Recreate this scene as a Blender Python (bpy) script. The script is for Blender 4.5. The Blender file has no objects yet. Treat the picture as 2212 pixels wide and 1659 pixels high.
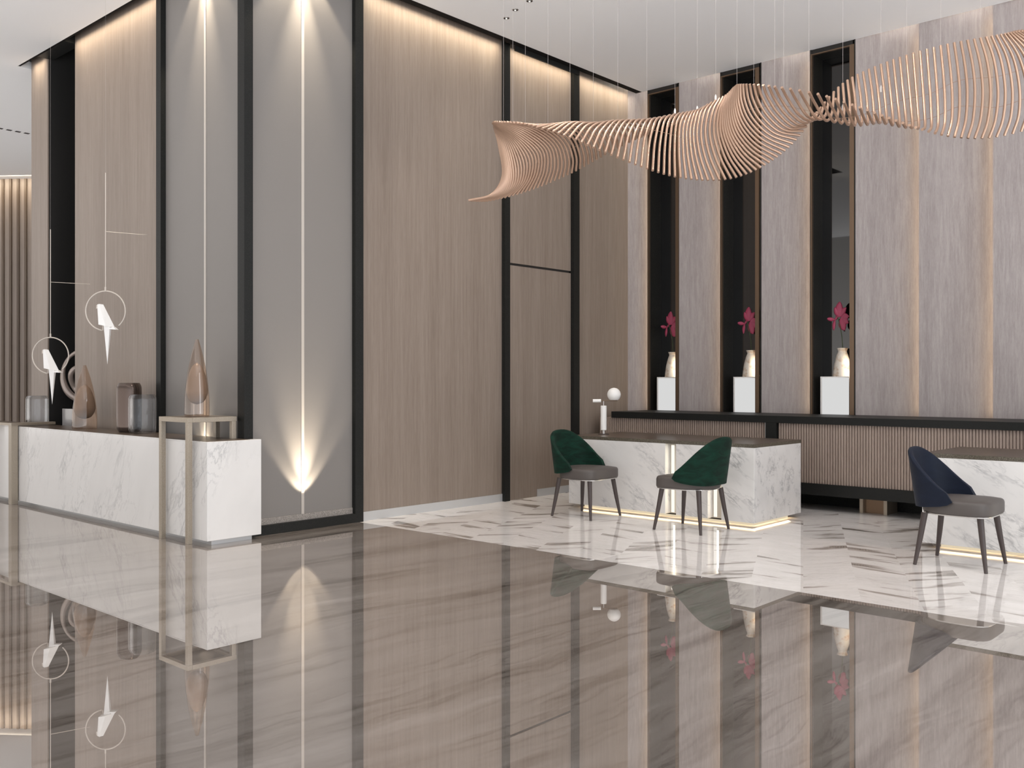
import bpy, bmesh, math, random
from mathutils import Vector, Matrix
random.seed(7)
SC = bpy.context.scene
COL = SC.collection

# ------------------------------------------------------------------ camera
F_PX, CX, HY = 2035.0, 1106.0, 823.0
YAW = math.atan(1844.0 / F_PX)
cam_d = bpy.data.cameras.new('camera')
cam = bpy.data.objects.new('camera', cam_d)
COL.objects.link(cam)
cam.location = (0, 0, 1.35)
cam.rotation_euler = (math.pi / 2, 0, YAW)
cam_d.sensor_width = 36.0
cam_d.lens = 36.0 * F_PX / 2212.0
cam_d.shift_y = (HY - 829.5) / 2212.0
cam_d.clip_start = 0.05
cam_d.clip_end = 200
SC.camera = cam

# ------------------------------------------------------------------ view / world
vs = SC.view_settings
vs.view_transform = 'Standard'
vs.look = 'None'
vs.gamma = 1.0
vs.exposure = -0.12
vs.use_curve_mapping = False
SC.cycles.use_denoising = True
SC.cycles.max_bounces = 8
SC.cycles.diffuse_bounces = 4
SC.cycles.glossy_bounces = 5
SC.cycles.transmission_bounces = 8
SC.cycles.transparent_max_bounces = 8
SC.cycles.caustics_reflective = True
SC.cycles.caustics_refractive = False
SC.cycles.sample_clamp_indirect = 4.0

W = bpy.data.worlds.new('world')
SC.world = W
W.use_nodes = True
nt = W.node_tree
nt.nodes.clear()
wo = nt.nodes.new('ShaderNodeOutputWorld')
bg = nt.nodes.new('ShaderNodeBackground')
tc = nt.nodes.new('ShaderNodeTexCoord')
sx = nt.nodes.new('ShaderNodeSeparateXYZ')
nt.links.new(tc.outputs['Generated'], sx.inputs[0])
mr = nt.nodes.new('ShaderNodeMapRange')
mr.inputs[1].default_value = -0.4
mr.inputs[2].default_value = 1.0
mr.inputs[3].default_value = 0.0
mr.inputs[4].default_value = 1.0
nt.links.new(sx.outputs[0], mr.inputs[0])
cr = nt.nodes.new('ShaderNodeValToRGB')
cr.color_ramp.elements[0].color = (0.70, 0.665, 0.635, 1)
cr.color_ramp.elements[1].color = (.95, .98, 1.03, 1)
nt.links.new(mr.outputs[0], cr.inputs[0])
# added fill: world brightened below the horizon to light the ceiling from underneath
gz = nt.nodes.new('ShaderNodeMapRange')
gz.inputs[1].default_value = -0.25
gz.inputs[2].default_value = 0.15
gz.inputs[3].default_value = 3.7
gz.inputs[4].default_value = 1.0
nt.links.new(sx.outputs[2], gz.inputs[0])
vm = nt.nodes.new('ShaderNodeVectorMath')
vm.operation = 'SCALE'
nt.links.new(cr.outputs[0], vm.inputs[0])
nt.links.new(gz.outputs[0], vm.inputs['Scale'])
nt.links.new(vm.outputs[0], bg.inputs[0])
bg.inputs[1].default_value = 1.05
nt.links.new(bg.outputs[0], wo.inputs[0])


def area(name, loc, size, power, color=(1, .8, .6), aim=(0, 0, -1), spread=180):
    l = bpy.data.lights.new(name, 'AREA')
    l.shape = 'RECTANGLE'
    l.size, l.size_y = size
    l.energy = power
    l.color = color
    l.spread = math.radians(spread)
    o = bpy.data.objects.new(name, l)
    COL.objects.link(o)
    o.location = loc
    o.rotation_euler = Vector(aim).to_track_quat('-Z', 'Y').to_euler()
    return o


def strip(name, a, b, w, power, aim, color=(1, .80, .58), spread=180):
    """rectangular lamp from a to b, width w, shining along aim"""
    a, b, aim = Vector(a), Vector(b), Vector(aim).normalized()
    l = bpy.data.lights.new(name, 'AREA')
    l.shape = 'RECTANGLE'
    l.size = (b - a).length
    l.size_y = w
    l.energy = power
    l.color = color
    l.spread = math.radians(spread)
    o = bpy.data.objects.new(name, l)
    COL.objects.link(o)
    x = (b - a).normalized()
    z = -aim
    y = z.cross(x).normalized()
    x = y.cross(z).normalized()
    o.matrix_world = Matrix.Translation((a + b) / 2) @ Matrix((x, y, z)).transposed().to_4x4()
    return o


def spot(name, loc, aim, power, size, blend=.5, color=(1, .78, .52), r=.02):
    l = bpy.data.lights.new(name, 'SPOT')
    l.energy = power
    l.spot_size = math.radians(size)
    l.spot_blend = blend
    l.color = color
    l.shadow_soft_size = r
    o = bpy.data.objects.new(name, l)
    COL.objects.link(o)
    o.location = loc
    o.rotation_euler = Vector(aim).to_track_quat('-Z', 'Y').to_euler()
    return o


# geometry constants
XW, YW, YB = -7.18, 4.50, 10.19       # side wall, front wall of the block, back wall
XF, YF = -7.13, 4.447                 # faces of the dark frames
CZ = 5.10                             # ceiling

WARM = (1, .86, .66)
# coves above the wood panels
for a, b in ((5.80, 7.70), (7.88, 8.98), (9.12, 10.16)):
    strip('cove_lamp', (-7.085, a, 5.17), (-7.085, b, 5.17), .04, 4.2 * (b - a), (-.30, 0, -1), WARM, 90)
for a, b in ((-10.60, -8.72), (-11.76, -11.44)):
    strip('cove_lamp', (a, 4.41, 5.17), (b, 4.41, 5.17), .04, 4.2 * (b - a), (0, .30, -1), WARM, 90)
# stone wash lights: from above and from below
for x, y, zt, zb, tx, ty, k, kb in ((-7.055, 5.08, 5.28, .20, -1, 0, 1.0, 1.0), (-7.86, 4.415, 5.28, .60, 0, 1, .9, .45)):
    # crossing beams: a wide soft cone and a tight bright one, from the head and from the sill
    yb = y if tx else 4.468
    spot('wash_lamp', (x, y, zt), (tx * .04, ty * .04, -1), 85 * k, 80, .3, WARM, .012)
    spot('wash_lamp', (x, y, zt), (tx * .055, ty * .055, -1), 330 * k, 36, 1.0, WARM, .012)
    spot('wash_lamp', (x, yb, zb), (tx * .07, ty * .04, 1), 42 * kb, 76, .35, WARM, .012)
    spot('wash_lamp', (x, yb, zb), (tx * .12, ty * .05, 1), 200 * kb, 42, 1.0, WARM, .012)
# bright window bay in the right-hand facade, off frame
area('window_lamp', (3.4, 4.4, 2.5), (2.4, 4.6), 125, (.95, .98, 1), (-1, 0, 0))
# added unseen fill spots that brighten the hall, then the three seen downlights
for x, y in ((-5.3, 6.1), (-3.9, 6.1), (-2.5, 6.1), (-1.1, 6.1), (-5.0, 3.6), (-3.2, 3.6)):
    spot('downlight_and_fill', (x, y, 5.06), (0, 0, -1), 92, 120, 1.0, (1, .93, .86), .05)
for x, y in ((-6.579, 7.174), (-6.365, 7.073), (-6.113, 7.004)):
    spot('downlight_and_fill', (x, y, 5.085), (0, 0, -1), 22, 100, 1.0, (1, .93, .85), .03)


# ------------------------------------------------------------------ mesh builder
class MB:
    def __init__(s):
        s.v, s.f, s.sm = [], [], []

    def add(s, vs_, fs, smooth=False):
        o = len(s.v)
        s.v += [tuple(p) for p in vs_]
        s.f += [tuple(i + o for i in f) for f in fs]
        s.sm += [smooth] * len(fs)
        return s

    def box(s, x0, x1, y0, y1, z0, z1):
        if x0 > x1: x0, x1 = x1, x0
        if y0 > y1: y0, y1 = y1, y0
        if z0 > z1: z0, z1 = z1, z0
        return s.prism([(x0, y0), (x1, y0), (x1, y1), (x0, y1)], z0, z1)

    def prism(s, pts, z0, z1):
        n = len(pts)
        v = [(x, y, z0) for x, y in pts] + [(x, y, z1) for x, y in pts]
        f = [tuple(reversed(range(n))), tuple(range(n, 2 * n))]
        f += [(i, (i + 1) % n, n + (i + 1) % n, n + i) for i in range(n)]
        return s.add(v, f)

    def tube(s, pts, r, n=8, caps=True, smooth=True):
        pts = [Vector(p) for p in pts]
        m = len(pts)
        rs = r if isinstance(r, (list, tuple)) else [r] * m
        v, f = [], []
        prev = None
        for i, p in enumerate(pts):
            t = (pts[min(i + 1, m - 1)] - pts[max(i - 1, 0)]).normalized()
            if prev is None:
                a = Vector((0, 0, 1)) if abs(t.z) < .9 else Vector((1, 0, 0))
                u = t.cross(a).normalized()
            else:
                u = (prev - t * prev.dot(t)).normalized()
            prev = u
            w = t.cross(u)
            for k in range(n):
                an = 2 * math.pi * k / n
                v.append(p + (u * math.cos(an) + w * math.sin(an)) * rs[i])
        for i in range(m - 1):
            for k in range(n):
                f.append((i * n + k, i * n + (k + 1) % n, (i + 1) * n + (k + 1) % n, (i + 1) * n + k))
        s.add(v, f, smooth)
        if caps:
            s.add(v[:n], [tuple(reversed(range(n)))])
            s.add(v[-n:], [tuple(range(n))])
        return s

    def cyl(s, a, b, r, n=24):
        return s.tube([a, b], r, n)

    def lathe(s, prof, c=(0, 0, 0), n=32, sx=1, sy=1, closed=False, twist=None):
        v, f = [], []
        m = len(prof)
        for i, (r, z) in enumerate(prof):
            for k in range(n):
                an = 2 * math.pi * k / n
                q = twist(an, z) if twist else 1
                v.append((c[0] + r * q * math.cos(an) * sx, c[1] + r * q * math.sin(an) * sy, c[2] + z))
        for i in range(m - 1):
            for k in range(n):
                f.append((i * n + k, i * n + (k + 1) % n, (i + 1) * n + (k + 1) % n, (i + 1) * n + k))
        s.add(v, f, True)
        if not closed:
            if prof[0][0] > 1e-5: s.add(v[:n], [tuple(reversed(range(n)))])
            if prof[-1][0] > 1e-5: s.add(v[-n:], [tuple(range(n))])
        return s

    def ball(s, c, r, n=24, m=14):
        prof = [(max(1e-6, r * math.sin(math.pi * i / m)), -r * math.cos(math.pi * i / m)) for i in range(m + 1)]
        return s.lathe(prof, c, n)

    def build(s, name, mat, parent=None, bevel=0, seg=2, sharp=40, kind=None):
        me = bpy.data.meshes.new(name)
        off = Vector(parent.location) if parent is not None else Vector((0, 0, 0))
        if parent is not None and parent.parent is not None:
            off = off + Vector(parent.parent.location)
        me.from_pydata([tuple(Vector(p) - off) for p in s.v], [], s.f)
        me.update()
        me.materials.append(mat)
        for p, q in zip(me.polygons, s.sm):
            p.use_smooth = q
        o = bpy.data.objects.new(name, me)
        COL.objects.link(o)
        if any(s.sm):
            bm = bmesh.new(); bm.from_mesh(me)
            bmesh.ops.remove_doubles(bm, verts=bm.verts, dist=1e-6)
            bmesh.ops.recalc_face_normals(bm, faces=bm.faces)
            bm.to_mesh(me); bm.free()
            me.set_sharp_from_angle(angle=math.radians(sharp))
        if parent is not None:
            o.parent = parent
        if bevel:
            b = o.modifiers.new('bevel', 'BEVEL')
            b.width = bevel; b.segments = seg; b.limit_method = 'ANGLE'
        if kind:
            o['kind'] = kind
        return o


def thing(name, label, cat, loc=(0, 0, 0), rz=0, group=None):
    o = bpy.data.objects.new(name, None)
    COL.objects.link(o)
    o.empty_display_size = .1
    o.location = loc
    o.rotation_euler = (0, 0, rz)
    o['label'] = label
    o['category'] = cat
    if group: o['group'] = group
    return o


def tag(o, label, cat, group=None, kind=None):
    o['label'] = label
    o['category'] = cat
    if group: o['group'] = group
    if kind: o['kind'] = kind
    return o


def struct(name, loc=(0, 0, 0)):
    o = bpy.data.objects.new(name, None)
    COL.objects.link(o)
    o.location = loc
    o['kind'] = 'structure'
    return o


def copy_tree(o, parent=None):
    c = o.copy()
    COL.objects.link(c)
    c.parent = parent
    for ch in list(o.children):
        copy_tree(ch, c)
    return c


# ------------------------------------------------------------------ materials
def new_mat(name):
    m = bpy.data.materials.new(name)
    m.use_nodes = True
    return m, m.node_tree, m.node_tree.nodes['Principled BSDF']


def P(name, col, rough=.5, metal=0, **kw):
    m, t, b = new_mat(name)
    b.inputs['Base Color'].default_value = (*col, 1)
    b.inputs['Roughness'].default_value = rough
    b.inputs['Metallic'].default_value = metal
    for k, v in kw.items():
        b.inputs[k].default_value = v
    return m


def N(t, kind, **kw):
    n = t.nodes.new(kind)
    for k, v in kw.items():
        setattr(n, k, v)
    return n


def pos(t, scale=(1, 1, 1), rot=(0, 0, 0), obj=False):
    """world position (or object coordinates) -> mapping"""
    mp = N(t, 'ShaderNodeMapping')
    mp.inputs['Scale'].default_value = scale
    mp.inputs['Rotation'].default_value = rot
    if obj:
        c = N(t, 'ShaderNodeTexCoord')
        t.links.new(c.outputs['Object'], mp.inputs[0])
    else:
        g = N(t, 'ShaderNodeNewGeometry')
        t.links.new(g.outputs['Position'], mp.inputs[0])
    return mp.outputs[0]


def noise(t, vec, scale=1, detail=4, rough=.55, dist=0):
    n = N(t, 'ShaderNodeTexNoise')
    n.inputs['Scale'].default_value = scale
    n.inputs['Detail'].default_value = detail
    n.inputs['Roughness'].default_value = rough
    n.inputs['Distortion'].default_value = dist
    t.links.new(vec, n.inputs['Vector'])
    return n.outputs['Fac']


def ramp(t, fac, stops):
    r = N(t, 'ShaderNodeValToRGB')
    e = r.color_ramp.elements
    while len(e) < len(stops): e.new(.5)
    for q, (p, c) in zip(e, stops):
        q.position = p
        q.color = (*c, 1)
    t.links.new(fac, r.inputs[0])
    return r.outputs[0]


def math_(t, op, a, b=None, c=None, clamp=False):
    n = N(t, 'ShaderNodeMath', operation=op, use_clamp=clamp)
    for i, q in enumerate((a, b, c)):
        if q is None: continue
        if isinstance(q, (int, float)): n.inputs[i].default_value = q
        else: t.links.new(q, n.inputs[i])
    return n.outputs[0]


def mixc(t, fac, a, b, mode='MIX'):
    n = N(t, 'ShaderNodeMix', data_type='RGBA', blend_type=mode)
    for i, q in ((0, fac), (6, a), (7, b)):
        if isinstance(q, (int, float)): n.inputs[i].default_value = q
        elif isinstance(q, tuple): n.inputs[i].default_value = (*q, 1)
        else: t.links.new(q, n.inputs[i])
    return n.outputs[2]


def wood(name, c0, c1, freq=38, zf=.35, rough=.45, coarse=5):
    m, t, b = new_mat(name)
    v = pos(t, (1, 1, zf / 10))
    n1 = noise(t, v, freq, 4, .6)
    n2 = noise(t, pos(t, (1, 1, zf / 14)), coarse, 3, .5)
    n3 = noise(t, pos(t, (1, 1, zf / 8)), freq * 5, 2, .6)
    s = math_(t, 'ADD', math_(t, 'MULTIPLY', n1, .45), math_(t, 'MULTIPLY', n2, .3))
    s = math_(t, 'ADD', s, math_(t, 'MULTIPLY', n3, .25))
    col = ramp(t, s, [(.36, c0), (.64, c1)])
    t.links.new(col, b.inputs['Base Color'])
    b.inputs['Roughness'].default_value = rough
    return m


def marble(name, base=(.80, .785, .77), vein=(.33, .33, .34), scale=1.0, ang=(0, 60, 20), amt=.6, rough=.12, width=.03, obj=False, stretch=.28):
    """veins run along a slanted direction: rotate first, then squeeze"""
    m, t, b = new_mat(name)
    v0 = pos(t, (1, 1, 1), tuple(math.radians(q) for q in ang), obj)
    mp = N(t, 'ShaderNodeMapping')
    mp.inputs['Scale'].default_value = (stretch * scale, scale, scale)
    t.links.new(v0, mp.inputs[0])
    v = mp.outputs[0]
    n1 = noise(t, v, 2.3, 7, .60, .35)
    ridge = math_(t, 'ABSOLUTE', math_(t, 'SUBTRACT', n1, .5))
    v1 = math_(t, 'SUBTRACT', 1.0, math_(t, 'DIVIDE', ridge, width * .6), clamp=True)
    n2 = noise(t, v, 7.5, 6, .62, .5)
    r2 = math_(t, 'ABSOLUTE', math_(t, 'SUBTRACT', n2, .5))
    v2 = math_(t, 'SUBTRACT', 1.0, math_(t, 'DIVIDE', r2, width * .9), clamp=True)
    mask = noise(t, v, 3.1, 3)
    mk = math_(t, 'MULTIPLY', math_(t, 'SUBTRACT', mask, .47), 7, clamp=True)
    vv = math_(t, 'MAXIMUM', v1, math_(t, 'MULTIPLY', v2, .6))
    vv = math_(t, 'MULTIPLY', math_(t, 'MULTIPLY', vv, mk), amt)
    cl = noise(t, v, 1.6, 4)
    base2 = mixc(t, math_(t, 'MULTIPLY', math_(t, 'SUBTRACT', cl, .42), 2.2, clamp=True), base, tuple(c * .87 for c in base))
    col = mixc(t, vv, base2, vein)
    t.links.new(col, b.inputs['Base Color'])
    b.inputs['Roughness'].default_value = rough
    return m


def speckle(name, base, spot_c, rough=.35, scale=260, lo=.60, hi=.70, **kw):
    m, t, b = new_mat(name)
    n = noise(t, pos(t), scale, 2, .6)
    col = ramp(t, n, [(lo, base), (hi, spot_c)])
    t.links.new(col, b.inputs['Base Color'])
    b.inputs['Roughness'].default_value = rough
    for k, q in kw.items(): b.inputs[k].default_value = q
    return m


M = {}
M['wood'] = wood('taupe_veneer', (.212, .167, .136), (.302, .246, .206))
M['wood_back'] = wood('grey_veneer', (.285, .246, .240), (.43, .386, .374), freq=55, zf=.8, coarse=9)
M['flute'] = wood('fluted_wood', (.28, .215, .18), (.39, .31, .265), freq=60)
M['granite'] = speckle('dark_granite', (.009, .0095, .009), (.050, .055, .051), .5, **{'Specular IOR Level': .28})
M['niche_granite'] = speckle('niche_granite', (.012, .011, .009), (.12, .11, .09), .4, 200, .62, .70)
M['stone'] = speckle('fine_stone', (.195, .181, .171), (.232, .216, .205), .48, 300, .40, .60)
M['sill'] = speckle('rough_stone', (.16, .145, .13), (.42, .38, .35), .6, 220, .40, .62)
M['seam'] = P('seam_strip', (.50, .46, .42), .32)
M['ceiling'] = P('white_plaster', (.90, .90, .905), .9)
M['white_metal'] = P('white_metal', (.82, .80, .78), .35)
M['skirt'] = P('pale_aluminium', (.62, .63, .64), .3, .4)
M['bronze'] = P('bronze', (.20, .135, .09), .35, .7)
M['brass'] = speckle('brushed_brass', (.36, .31, .245), (.46, .40, .33), .38, 240, .4, .65, Metallic=.55)
M['black'] = P('black_recess', (.012, .011, .010), .5)
M['matt_black'] = P('matt_black', (.010, .009, .009), .9, 0, **{'Specular IOR Level': .1})
M['darkwall'] = P('dark_recess_wall', (.020, .019, .018), .45)
M['glass_black'] = P('black_mirror_glass', (.006, .006, .006), .02, 0, **{'IOR': 1.8, 'Specular IOR Level': .5})
M['desktop'] = speckle('bronze_top', (.085, .060, .044), (.12, .092, .07), .28, 200, .45, .65)
M['desk_edge'] = speckle('bronze_edge', (.075, .062, .045), (.26, .24, .19), .35, 240, .52, .68)
M['marble'] = marble('white_marble', amt=.45, ang=(0, 62, -14.5))
M['marble_big'] = marble('white_marble_streaked', ang=(0, -31, -14.5), amt=.72, scale=2.4, width=.06, stretch=.2)
M['slot_back'] = P('matt_slot_back', (.62, .57, .50), .8)
M['plinth_marble'] = marble('grey_marble', base=(.45, .43, .42), vein=(.2, .19, .18), scale=2)
M['lamp_white'] = P('lamp_white', (.85, .84, .82), .35, **{'Emission Color': (1, .97, .93, 1), 'Emission Strength': .05})
M['leg'] = P('dark_stained_wood', (.055, .040, .037), .38)
M['chrome'] = P('satin_steel', (.6, .58, .56), .25, .9)
M['amber_core'] = P('amber_core', (.345, .28, .228), .22)
M['copper_glass'] = P('copper_glass', (.115, .085, .072), .12, .65)
M['bird'] = P('bird_paper', (.86, .85, .84), .55, 0, **{'Emission Color': (1, .97, .94, 1), 'Emission Strength': .12})
M['wire'] = P('thin_steel_wire', (.46, .42, .40), .5, 0)
M['ring'] = P('champagne_ring', (.66, .60, .54), .35, .1)
M['rod'] = P('rose_copper_rod', (.43, .285, .205), .30, .55)
M['spine'] = P('rod_core', (.25, .16, .11), .4, .5)
M['petal'] = P('magenta_petal', (.42, .055, .12), .5, 0, **{'Subsurface Weight': 0.0})
M['stem'] = P('green_stem', (.06, .085, .03), .5)
M['sculpt'] = P('bronze_glaze', (.42, .35, .31), .22, .35)
M['dark_slot'] = P('dark_slot', (.015, .013, .012), .6)


def emit(name, col, s):
    m = bpy.data.materials.new(name)
    m.use_nodes = True
    t = m.node_tree
    t.nodes.clear()
    o = N(t, 'ShaderNodeOutputMaterial')
    e = N(t, 'ShaderNodeEmission')
    e.inputs[0].default_value = (*col, 1)
    e.inputs[1].default_value = s
    t.links.new(e.outputs[0], o.inputs[0])
    return m


M['led'] = emit('led_strip', (1, .84, .60), .8)
M['led_white'] = emit('led_white', (1, .96, .86), 1.15)
M['lightbox'] = emit('lit_panel', (.74, .74, .735), 1.0)
M['downlight'] = emit('downlight_lens', (1, .97, .92), 1.0)


def thin_glass(name, tint, edge=.25, base=.05, rim=.42, pw=1):
    m = bpy.data.materials.new(name)
    m.use_nodes = True
    t = m.node_tree
    t.nodes.clear()
    o = N(t, 'ShaderNodeOutputMaterial')
    tr = N(t, 'ShaderNodeBsdfTransparent')
    tr.inputs[0].default_value = (*tint, 1)
    gl = N(t, 'ShaderNodeBsdfGlossy')
    gl.inputs['Roughness'].default_value = .03
    fr = N(t, 'ShaderNodeLayerWeight')
    fr.inputs[0].default_value = edge
    mx = N(t, 'ShaderNodeMixShader')
    f = math_(t, 'ADD', math_(t, 'MULTIPLY', math_(t, 'POWER', fr.outputs['Facing'], pw), rim), base, clamp=True)
    t.links.new(f, mx.inputs[0])
    t.links.new(tr.outputs[0], mx.inputs[1])
    t.links.new(gl.outputs[0], mx.inputs[2])
    t.links.new(mx.outputs[0], o.inputs[0])
    return m


M['smoke_glass'] = thin_glass('rose_glass', (.86, .76, .68), .3, .09, .5, 2)
M['clear_glass'] = thin_glass('clear_glass', (.92, .93, .94), .5, .025, .75, 3)


def fabric(name, c, c2, rough=.85, sheen=.3):
    m, t, b = new_mat(name)
    n = noise(t, pos(t, (1, 1, 3), obj=True), 7, 4, .6, .6)
    col = ramp(t, n, [(.38, c), (.66, c2)])
    t.links.new(col, b.inputs['Base Color'])
    b.inputs['Roughness'].default_value = rough
    b.inputs['Sheen Weight'].default_value = sheen
    b.inputs['Specular IOR Level'].default_value = .2
    return m


M['green'] = fabric('green_velvet', (.0015, .014, .0085), (.003, .034, .020), .75, .03)
M['blue'] = fabric('blue_velvet', (.006, .010, .022), (.008, .013, .028), .6, .03)
M['seat'] = P('taupe_leather', (.085, .073, .068), .5)


def floor_material():
    m = bpy.data.materials.new('polished_stone_floor')
    m.use_nodes = True
    t = m.node_tree
    t.nodes.clear()
    out = N(t, 'ShaderNodeOutputMaterial')
    dif = N(t, 'ShaderNodeBsdfDiffuse')
    glo = N(t, 'ShaderNodeBsdfGlossy')
    glo.inputs['Roughness'].default_value = 0.0
    mix = N(t, 'ShaderNodeMixShader')
    t.links.new(dif.outputs[0], mix.inputs[1])
    t.links.new(glo.outputs[0], mix.inputs[2])
    t.links.new(mix.outputs[0], out.inputs[0])
    # brown vein-cut stone, streaks running along y
    # broad bands, medium streaks and crisp thin lines, all drawn out along y with a slow wander
    wv = noise(t, pos(t, (.5, .5, 1)), 1.0, 3)
    g0 = N(t, 'ShaderNodeNewGeometry')
    s0 = N(t, 'ShaderNodeSeparateXYZ')
    t.links.new(g0.outputs['Position'], s0.inputs[0])
    xx = math_(t, 'ADD', s0.outputs[0], math_(t, 'MULTIPLY', wv, .55))
    xx = math_(t, 'ADD', xx, math_(t, 'MULTIPLY', s0.outputs[1], -.03))
    wig = noise(t, pos(t, (1, 1, 1)), 7, 4, .65)
    xx = math_(t, 'ADD', xx, math_(t, 'MULTIPLY', wig, .028))

    def band(fx, fy, z=0):
        c = N(t, 'ShaderNodeCombineXYZ')
        t.links.new(math_(t, 'MULTIPLY', xx, fx), c.inputs[0])
        t.links.new(math_(t, 'MULTIPLY', s0.outputs[1], fy), c.inputs[1])
        c.inputs[2].default_value = z
        return c.outputs[0]
    a = noise(t, band(2.4, .22), 1, 4, .6)
    b = noise(t, band(9, .5, 3), 1, 5, .65)
    f = noise(t, band(42, 3, 6), 1, 4, .65)
    s = math_(t, 'ADD', math_(t, 'MULTIPLY', a, .42), math_(t, 'MULTIPLY', b, .36))
    s = math_(t, 'ADD', s, math_(t, 'MULTIPLY', f, .22))
    brown = ramp(t, s, [(.38, (.095, .076, .064)), (.445, (.205, .175, .152)), (.50, (.285, .25, .223)),
                        (.56, (.325, .289, .262)), (.63, (.41, .37, .34))])
    r = math_(t, 'ABSOLUTE', math_(t, 'SUBTRACT', noise(t, band(3.6, .30, 9), 1, 5, .62), .5))
    r = math_(t, 'SUBTRACT', 1.0, math_(t, 'DIVIDE', r, .010), clamp=True)
    mk = math_(t, 'MULTIPLY', math_(t, 'SUBTRACT', noise(t, band(1.2, .5, 12), 1, 3), .42), 4, clamp=True)
    brown = mixc(t, math_(t, 'MULTIPLY', math_(t, 'MULTIPLY', r, mk), .65), brown, (.10, .082, .072))
    # white chevron marble
    g = N(t, 'ShaderNodeNewGeometry')
    sp = N(t, 'ShaderNodeSeparateXYZ')
    t.links.new(g.outputs['Position'], sp.inputs[0])
    X, Y = sp.outputs[0], sp.outputs[1]
    # bands run at -65 degrees; u across the bands, w along them
    ca, sa = math.cos(math.radians(-65)), math.sin(math.radians(-65))
    w = math_(t, 'ADD', math_(t, 'MULTIPLY', X, ca), math_(t, 'MULTIPLY', Y, sa))
    u = math_(t, 'SUBTRACT', math_(t, 'MULTIPLY', Y, ca), math_(t, 'MULTIPLY', X, sa))
    tri = math_(t, 'PINGPONG', u, .34)
    cell = math_(t, 'FLOOR', math_(t, 'DIVIDE', u, .34))
    q = math_(t, 'ADD', w, math_(t, 'MULTIPLY', tri, .55))
    cv = N(t, 'ShaderNodeCombineXYZ')
    t.links.new(math_(t, 'MULTIPLY', q, 5.5), cv.inputs[0])
    t.links.new(math_(t, 'MULTIPLY', u, 1.3), cv.inputs[1])
    t.links.new(math_(t, 'MULTIPLY', cell, 3.7), cv.inputs[2])
    st = noise(t, cv.outputs[0], 1.0, 4, .55, .3)
    white = ramp(t, st, [(.30, (.20, .175, .155)), (.375, (.44, .40, .37)), (.42, (.76, .725, .70)), (.70, (.84, .81, .79))])
    fine = noise(t, cv.outputs[0], 3.0, 5, .6, .6)
    fr = math_(t, 'ABSOLUTE', math_(t, 'SUBTRACT', fine, .5))
    fr = math_(t, 'SUBTRACT', 1.0, math_(t, 'DIVIDE', fr, .03), clamp=True)
    white = mixc(t, math_(t, 'MULTIPLY', fr, .22), white, (.40, .37, .35))
    zone = math_(t, 'MULTIPLY', math_(t, 'GREATER_THAN', Y, 5.70), math_(t, 'GREATER_THAN', X, -7.3))
    col = mixc(t, zone, brown, white)
    t.links.new(col, dif.inputs[0])
    mix.inputs[0].default_value = .55
    t.links.new(math_(t, 'ADD', .58, math_(t, 'MULTIPLY', zone, -.16)), mix.inputs[0])
    gb = mixc(t, zone, (.97, .95, .935), (.98, .97, .96))
    t.links.new(gb, glo.inputs[0])
    return m


M['floor'] = floor_material()

# ------------------------------------------------------------------ setting
fl = MB().box(-26, 3.5, -3, 18, -.12, 0).build('floor', M['floor'])
fl['kind'] = 'structure'
ce = struct('ceiling')
cm = MB()
cm.prism([(-6.96, -3), (3.5, -3), (3.5, YB), (-6.96, YB)], CZ, CZ + .09)
cm.prism([(-26, -3), (-6.96, -3), (-6.96, 4.36), (-26, 4.36)], CZ, CZ + .09)
cm.prism([(-26, 4.36), (-11.90, 4.36), (-11.90, 18), (-26, 18)], CZ, CZ + .09)
cm.build('ceiling_panel', M['ceiling'], ce)
MB().prism([(-26, -3), (3.5, -3), (3.5, 18), (-26, 18)], 5.42, 5.5).build('upper_slab', M['ceiling'], ce)
# dark edge profile round the block
MB().box(-7.05, -6.958, 4.36, YB, CZ, CZ + .16).box(-11.88, -7.05, 4.36, 4.385, CZ, CZ + .16) \
    .build('shadow_gap_profile', M['matt_black'], ce)

# block: side wall (faces +x) and front wall (faces -y)
ws = struct('wall_side')
MB().box(-7.45, -7.24, 4.60, YB + .3, 0, 5.42).build('wall_core', M['darkwall'], ws)
for y0, y1 in ((5.745, 7.752), (7.838, 8.99), (9.10, YB + .2)):
    if y0 > 7 and y0 < 8:
        continue
    MB().box(-7.235, XW, y0, y1, .0 if y0 > 9 else .0, 5.42).build('wood_panel', M['wood'], ws)
sp_ = MB().box(-7.235, XW, 4.50, 5.66, .14, 5.42).build('stone_panel', M['stone'], ws)
MB().box(XW, XW + .006, 5.065, 5.095, .14, 5.42).build('seam_strip', M['seam'], ws)
MB().box(-7.235, XW + .01, 4.53, 5.645, .085, .14).build('stone_sill', M['sill'], ws)
MB().box(-7.235, XF, 4.447, 4.533, 0, 5.42).box(-7.235, XF, 5.647, 5.745, 0, 5.42) \
    .box(-7.235, XF, 4.533, 5.647, 0, .085).build('stone_frame', M['granite'], ws)
MB().box(-7.235, XF, 7.752, 7.838, 0, 5.42).build('post', M['granite'], ws)
MB().box(-7.235, XF, 8.99, 9.10, 0, 5.42).build('post', M['granite'], ws)
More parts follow.
